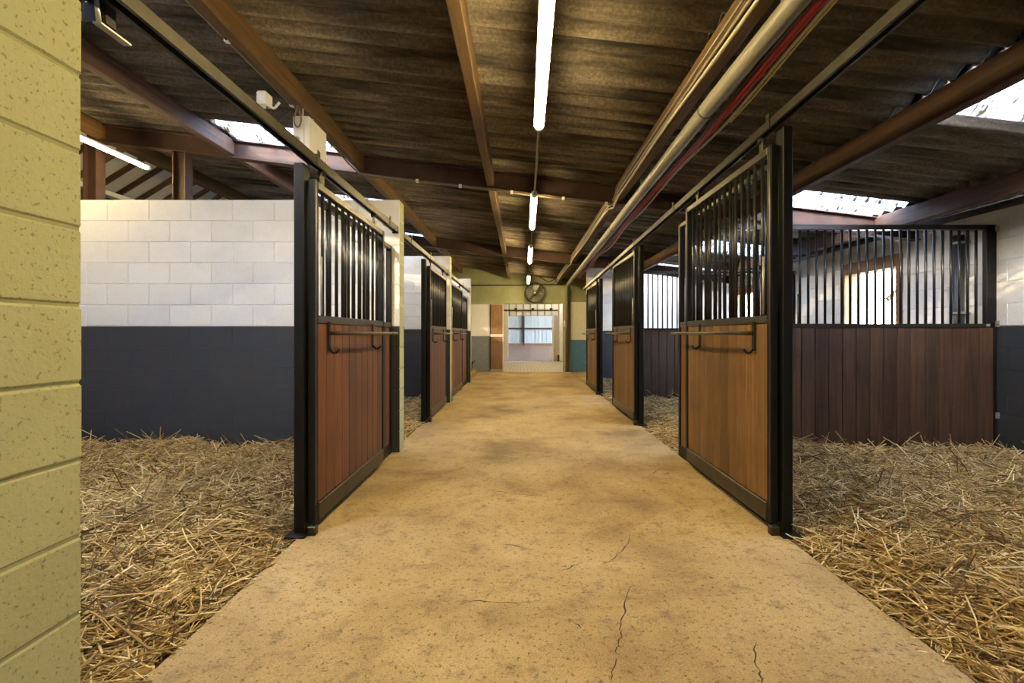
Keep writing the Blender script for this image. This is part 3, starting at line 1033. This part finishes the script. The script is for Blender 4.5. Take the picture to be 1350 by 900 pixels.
# conduit along the left purlin, then across the aisle below the first beam
bz = lambda x: roof_z(x) - 0.262
lpz = roof_z(-1.87) - 0.19
pts = [(-1.93, 0.95, lpz), (-1.93, 5.2, lpz), (-1.93, 5.45, lpz - 0.02), (-1.86, 5.60, bz(-1.8)), (-1.6, 5.645, bz(-1.6) - 0.004)] + [(xx, 5.65, bz(xx) - 0.006) for xx in np.linspace(-1.4, 1.06, 11)]
cd = run('conduit', pts, 0.011, 'conduit', 'grey conduit along the left purlin and across below the first steel beam', 'conduit')
o0 = Vector(cd.location)
for q in [(-1.93, yy, lpz) for yy in (1.4, 2.3, 3.2, 4.1, 5.0)] + [(xx, 5.65, bz(xx) - 0.006) for xx in (-1.2, -0.7, -0.1, 0.5, 1.0)]:
    box('clip', q[0] - 0.017, q[0] + 0.017, q[1] - 0.017, q[1] + 0.017, q[2] - 0.015, q[2] + 0.022, 'plastic_white', cd, 0.003)
run('conduit', [(1.46, 5.65, bz(1.46) - 0.006), (2.6, 5.65, bz(2.6) - 0.006)], 0.009, 'conduit', 'short conduit below the steel beam beside the golden door track', 'conduit')
run('wall_conduit', [(-2.6, DY - 0.03, CAMZ + 1.53), (-0.2, DY - 0.03, CAMZ + 1.55), (1.3, DY - 0.03, CAMZ + 1.57)], 0.03, 'conduit', 'dark conduit along the olive far wall behind the fan', 'conduit')
run('wall_cable', [(0.6, DY - 0.03, 3.0), (0.9, DY - 0.03, 2.86), (1.2, DY - 0.03, 2.98), (1.35, DY - 0.03, 2.86)], 0.012, 'cable_black', 'black cable hanging on the olive wall beside the fan', 'cable', 8, None, 8)

# white box hanging under the left purlin
bx, by, bzz = -1.80, 4.05, 2.72
t = thing('control_box', (bx, by, bzz), 'white metal control box hanging under the left purlin', 'electrical box')
box('body', bx - 0.10, bx + 0.04, by, by + 0.36, bzz, bzz + 0.30, 'plastic_white', t, 0.008)
box('front_cover', bx - 0.09, bx + 0.0, by - 0.012, by, bzz + 0.015, bzz + 0.285, 'plastic_white', t, 0.004)
ob('button', tube_mesh([(0, 0, 0), (0, -0.02, 0)], 0.016, 'zinc', 14), (bx - 0.05, by - 0.012, bzz + 0.10), t)
ob('cable_loop', tube_mesh(curve([(0, 0, 0.18), (0.03, -0.01, 0.06), (0.0, -0.012, 0), (-0.03, -0.01, 0.06), (-0.005, 0, 0.19)], 8), 0.006, 'conduit', 8), (bx - 0.045, by - 0.018, bzz + 0.19), t)
for yy in (by + 0.08, by + 0.28):
    ob('hanger_strap', rod_mesh(lpz + 0.02 - bzz - 0.295 + 0.05, 0.008, 'zinc', 8), (bx - 0.05, yy, bzz + 0.295), t)
cx, cy, czz = -1.99, 3.80, 3.03
t = thing('security_camera', (cx, cy, czz), 'small white device on a bracket beside the left purlin', 'camera')
box('housing', cx - 0.05, cx + 0.03, cy - 0.06, cy + 0.05, czz - 0.05, czz + 0.05, 'plastic_white', t, 0.012)
ob('arm', tube_mesh(curve([(0, 0, 0), (0.04, 0.03, -0.05), (0.085, 0.04, 0.0)], 6), 0.010, 'plastic_white', 8), (cx, cy, czz), t)
ob('lead', tube_mesh(curve([(0, 0, 0), (0.02, 0.05, -0.09), (0.08, 0.10, -0.06), (0.12, 0.16, 0.02)], 8), 0.005, 'cable_black', 8), (cx, cy, czz - 0.04), t)
# trolley stop on the near end of the left track
t = thing('track_trolley', (LD - 0.05, 1.50, 2.19), 'black roller trolley under the near end of the left door track', 'trolley')
box('plate', LD - 0.10, LD - 0.05, 1.42, 1.57, 2.245, 2.252, 'black', t)
box('roller_block', LD - 0.13, LD - 0.06, 1.42, 1.47, 2.17, 2.245, 'black', t, 0.006)
box('roller_block', LD - 0.11, LD - 0.04, 1.52, 1.57, 2.17, 2.245, 'black', t, 0.006)
ob('clamp', tube_mesh([(0, 0, 0.0), (0, 0, 0.07), (0.05, 0, 0.08), (0.06, 0, -0.01)], 0.007, 'zinc', 8), (LD - 0.10, 1.50, 2.17), t)
box('tray', LD - 0.06, LD - 0.035, 1.50, 1.62, 2.160, 2.166, 'zinc', t)

# fan
FC = Vector((0.46, DY - 0.16, CAMZ + 1.29))
t = thing('wall_fan', FC, 'round black caged fan with pale blades above the doorway', 'fan')
R = 0.31


def ringpts(r, y):
    return [(r * math.cos(a), y, r * math.sin(a)) for a in np.linspace(0, 2 * PI, 29)[:-1]]


for yv, rr in ((-0.10, 0.012), (0.08, 0.016)):
    ob('cage_ring', tube_mesh(ringpts(R, yv), rr, 'fan_black', 8, True), FC, t)
for rad in (0.06, 0.10, 0.14, 0.18, 0.22, 0.26, 0.29):
    ob('cage_ring', tube_mesh(ringpts(rad, -0.10 - 0.03 * (1 - rad / R)), 0.0045, 'fan_black', 6, True), FC, t)
for k in range(20):
    a = 2 * PI * k / 20
    ob('cage_spoke', tube_mesh([(0.03 * math.cos(a), -0.13, 0.03 * math.sin(a)), (R * math.cos(a), -0.10, R * math.sin(a)), (R * math.cos(a), 0.08, R * math.sin(a))], 0.004, 'fan_black', 6), FC, t)
for k in range(3):
    a0 = PI / 2 + 2 * PI * k / 3 - 0.15
    V, F = [], []
    for i, rad in enumerate(np.linspace(0.05, 0.265, 6)):
        w = 0.30 + 0.22 * math.sin(PI * i / 5)
        for sgn in (-1, 1):
            aa = a0 + sgn * w
            for dy in (0, 0.006):
                V.append((rad * math.cos(aa), sgn * 0.03 + dy, rad * math.sin(aa)))
    for i in range(5):
        o = i * 4
        F += [(o, o + 2, o + 6, o + 4), (o + 1, o + 5, o + 7, o + 3), (o, o + 4, o + 5, o + 1), (o + 2, o + 3, o + 7, o + 6)]
    F += [(0, 1, 3, 2), (20, 22, 23, 21)]
    ob('blade', mesh_from('blade', V, F, [M['fan_blade']]), FC, t)
ob('hub', tube_mesh([(0, -0.04, 0), (0, -0.02, 0), (0, 0.10, 0)], [0.03, 0.055, 0.06], 'fan_blade', 14), FC, t)
ob('motor', tube_mesh([(0, 0.10, 0), (0, 0.158, 0)], 0.075, 'fan_black', 14), FC, t)

# sliding door leaf parked left of the doorway
t = struct(ob('door_1', None, (-0.74, DY - 0.05, 0)), 'brown wooden sliding door leaf beside the doorway')
box('door_panel', -0.93, -0.56, DY - 0.06, DY - 0.02, 0.08, 1.11, 'frame_wood', t, 0.004)
box('door_panel', -0.93, -0.56, DY - 0.06, DY - 0.02, 1.19, 2.12, 'frame_wood', t, 0.004)
box('door_rail', -0.95, -0.54, DY - 0.07, DY - 0.015, 1.11, 1.19, 'cream', t, 0.004)
box('kick_plate', -0.95, -0.54, DY - 0.065, DY - 0.013, 0.005, 0.08, 'zinc', t, 0.003)
box('door_edge', -0.965, -0.93, DY - 0.065, DY - 0.013, 0.08, 2.14, 'dark_wood', t, 0.003)
box('door_edge', -0.56, -0.535, DY - 0.07, DY - 0.013, 0.005, 2.14, 'cream', t, 0.003)
t = tag(box('notice', D1 + 0.002, D1 + 0.045, DY - 0.056, DY - 0.0505, 1.42, 1.62, 'cream'), 'small pale notice on the olive pier by the doorway', 'notice')

# right wall services
t = thing('wall_pipe', (WR - 0.06, 5.12, 0), 'dark grey upright pipe clamped to the right block wall', 'pipe')
ob('pipe_run', rod_mesh(2.26, 0.048, 'dark_pipe', 16), (WR - 0.06, 5.14, -0.02), t)
ob('cap', rod_mesh(0.09, 0.056, 'zinc', 16), (WR - 0.06, 5.14, 2.24), t)
for z in (1.42, 2.16):
    box('clamp', WR - 0.115, WR - 0.001, 5.06, 5.20, z - 0.012, z + 0.012, 'zinc', t, 0.003)
run('water_pipe', [(WR - 0.07, 3.4, 2.43), (WR - 0.07, 7.0, 2.45), (WR - 0.07, 11.5, 2.44)], 0.038, 'dark_pipe', 'long dark pipe along the top of the right block wall', 'pipe', 12)
tag(ob('wall_conduit', rod_mesh(0.62, 0.022, 'dark_pipe', 10), (WR - 0.025, 8.15, 1.25)), 'slim black upright pipe on the block wall past the window', 'pipe')

# tub beside the straw at the far end
def lathe(name, prof, mat, loc, parent=None, n=20):
    V, F = [], []
    for r, z in prof:
        for k in range(n):
            a = 2 * PI * k / n
            V.append((r * math.cos(a), r * math.sin(a), z))
    for i in range(len(prof) - 1):
        for k in range(n):
            l = (k + 1) % n
            F.append((i * n + k, i * n + l, (i + 1) * n + l, (i + 1) * n + k))
    F.append(tuple(range(n))[::-1])
    return ob(name, mesh_from(name, V, F, [M[mat]], smooth=True), loc, parent)


tub = thing('feed_tub', (-1.62, 14.7, 0.07), 'dark brown tub on the straw before the grey far wall', 'tub')
lathe('body', [(0.15, 0), (0.20, 0.26), (0.215, 0.27), (0.215, 0.29), (0.195, 0.285), (0.145, 0.03), (0.0, 0.03)], 'tub', (-1.62, 14.7, 0.07), tub)
for s in (-1, 1):
    ob('handle', tube_mesh(curve([(0, -0.06, 0), (s * 0.03, -0.04, 0.05), (s * 0.03, 0.04, 0.05), (0, 0.06, 0)], 6), 0.010, 'cable_black', 8), (-1.62 + s * 0.205, 14.7, 0.34), tub)


# ------------------------------------------------------------------ straw bedding
def bed_height(x, y, seed):
    return (0.030 * np.sin(2.3 * x + seed) * np.cos(1.9 * y + 1.3 * seed) + 0.022 * np.sin(5.1 * x + 3.7 * y + seed)
            + 0.012 * np.sin(11 * x - 7 * y + 2 * seed))


def straw(name, x0, x1, y0, y1, side, count, label, seed, hmid=0.035, hedge=-0.045, hback=0.075, wid=(0.0018, 0.0042), lens=(0.07, 0.27), fronts=()):
    """side = +1: the aisle is at x1; -1: at x0. Height rises from the aisle edge to the back."""
    def H(x, y):
        d = (x1 - x) if side > 0 else (x - x0)
        e = np.clip(d / 0.45, 0, 1)
        e = e * e * (3 - 2 * e)
        bk = np.clip((y - (y0 + 0.55 * (y1 - y0))) / (0.45 * (y1 - y0)), 0, 1)
        return hedge + (hmid - hedge) * e + (hback - hmid) * bk * e + bed_height(x, y, seed) * (0.25 + 0.75 * e)
    nx, ny = 48, 48
    gx, gy = np.meshgrid(np.linspace(x0, x1, nx), np.linspace(y0, y1, ny))
    gz = H(gx, gy) - 0.012
    V0 = np.stack([gx, gy, gz], -1).reshape(-1, 3)
    idx = np.arange(nx * ny).reshape(ny, nx)
    F0 = np.stack([idx[:-1, :-1], idx[:-1, 1:], idx[1:, 1:], idx[1:, :-1]], -1).reshape(-1, 4)
    n = count
    m = 0.03
    cx = rng.uniform(x0 + m, x1 - m, n)
    cy = rng.uniform(y0 + m, y1 - m, n)
    az = rng.uniform(0, 2 * PI, n)
    el = rng.normal(0, 0.20, n)
    up = rng.random(n) < 0.03
    el[up] = rng.uniform(0.3, 1.0, up.sum())
    ln = rng.uniform(lens[0], lens[1], n) * rng.choice([0.55, 1.0, 1.15], n)
    wd = rng.uniform(wid[0], wid[1], n)
    z = H(cx, cy) + rng.exponential(0.010, n) + 0.5 * ln * np.abs(np.sin(el)) * 0.8
    dirv = np.stack([np.cos(az) * np.cos(el), np.sin(az) * np.cos(el), np.sin(el)], -1)
    sidev = np.stack([-np.sin(az), np.cos(az), np.zeros(n)], -1)
    upv = np.cross(dirv, sidev)
    bend = rng.normal(0, 0.06, n) * ln
    kink = rng.normal(0, 0.03, n) * ln
    P = []
    for t in (-0.5, rng.uniform(-0.15, 0.15, n), 0.5):
        tt = np.broadcast_to(np.asarray(t, float), (n,))
        q = 1 - 4 * tt * tt
        c = np.stack([cx, cy, z], -1) + dirv * (tt * ln)[:, None] + sidev * (bend * q)[:, None] + upv * (np.abs(kink) * q)[:, None]
        P.append(c)
    rings = []
    for c in P:
        for k in range(3):
            a = 2 * PI * k / 3
            rings.append(c + sidev * (wd * math.cos(a) * 1.25)[:, None] + upv * (wd * math.sin(a))[:, None])
    S = np.stack(rings, 1)                       # n, 9, 3
    lo = x0 if side > 0 else x0 - 0.09
    hi = x1 + 0.09 if side > 0 else x1
    ok = ((S[..., 0] > lo) & (S[..., 0] < hi) & (S[..., 1] > y0 + 0.003) & (S[..., 1] < y1 - 0.003)).all(1)
    for (fa, fb) in fronts:                      # nothing pokes through the boarded fronts
        inside = ((S[..., 1] > fa - 0.02) & (S[..., 1] < fb)).any(1)
        past = (S[..., 0] > LX - 0.045).any(1) if side > 0 else (S[..., 0] < RX + 0.058).any(1)
        ok &= ~(inside & past)
    S = S[ok]
    n = len(S)
    S[..., 2] = np.maximum(S[..., 2], -0.066)
    over = (S[..., 0] > LX - 0.004) & (S[..., 0] < RX + 0.004)
    S[..., 2] = np.where(over, np.maximum(S[..., 2], 0.003), S[..., 2])
    Vs = S.reshape(-1, 3)
    q = []
    for r in (0, 1):
        for k in range(3):
            l = (k + 1) % 3
            q.append((r * 3 + k, r * 3 + l, (r + 1) * 3 + l, (r + 1) * 3 + k))
    q = np.array(q)
    Fs = (np.arange(n)[:, None, None] * 9 + q[None]).reshape(-1, 4) + len(V0)
    V = np.concatenate([V0, Vs])
    F = np.concatenate([F0, Fs])
    me = bpy.data.meshes.new(name)
    me.vertices.add(len(V))
    me.vertices.foreach_set('co', V.astype(np.float32).ravel())
    me.loops.add(F.size)
    me.loops.foreach_set('vertex_index', F.astype(np.int32).ravel())
    me.polygons.add(len(F))
    me.polygons.foreach_set('loop_start', np.arange(0, F.size, 4, dtype=np.int32))
    me.materials.append(M['straw_base'])
    me.materials.append(M['straw'])
    mi = np.ones(len(F), np.int32)
    mi[:len(F0)] = 0
    me.polygons.foreach_set('material_index', mi)
    me.update()
    me.validate()
    o = ob(name, me)
    return tag(o, label, 'straw', None, 'stuff')


lx1, rx0_ = LX - 0.006, RX + 0.006
straw('straw_bedding', WL + 0.01, lx1, 1.365, 4.915, 1, 52000, 'thick golden straw bedding in the stall beside the olive pillar', 1.0, fronts=[(2.9, 4.92)])
straw('straw_bedding', rx0_, WR - 0.01, 0.6, 4.76, -1, 60000, 'thick straw bedding before the dark boarded partition with window', 2.2, fronts=[(2.9, 4.84)])
straw('straw_bedding', -3.4, lx1, 5.12, 8.46, 1, 12000, 'straw bedding behind the second red-brown door', 3.1, fronts=[(6.62, 8.47)])
straw('straw_bedding', rx0_, WR - 0.01, 4.84, 8.26, -1, 16000, 'straw bedding between the two dark boarded partitions', 4.4, fronts=[(6.4, 8.34)])
straw('straw_bedding', rx0_, 3.4, 8.34, 11.6, -1, 8000, 'straw bedding before the tall white partition', 5.2, fronts=[(9.58, 11.62)])
heap = straw('straw_bedding', -2.7, -1.36, 13.4, 15.38, 1, 2600, 'loose straw heap before the grey painted far wall', 6.0, hmid=0.10, hedge=0.01, hback=0.16)
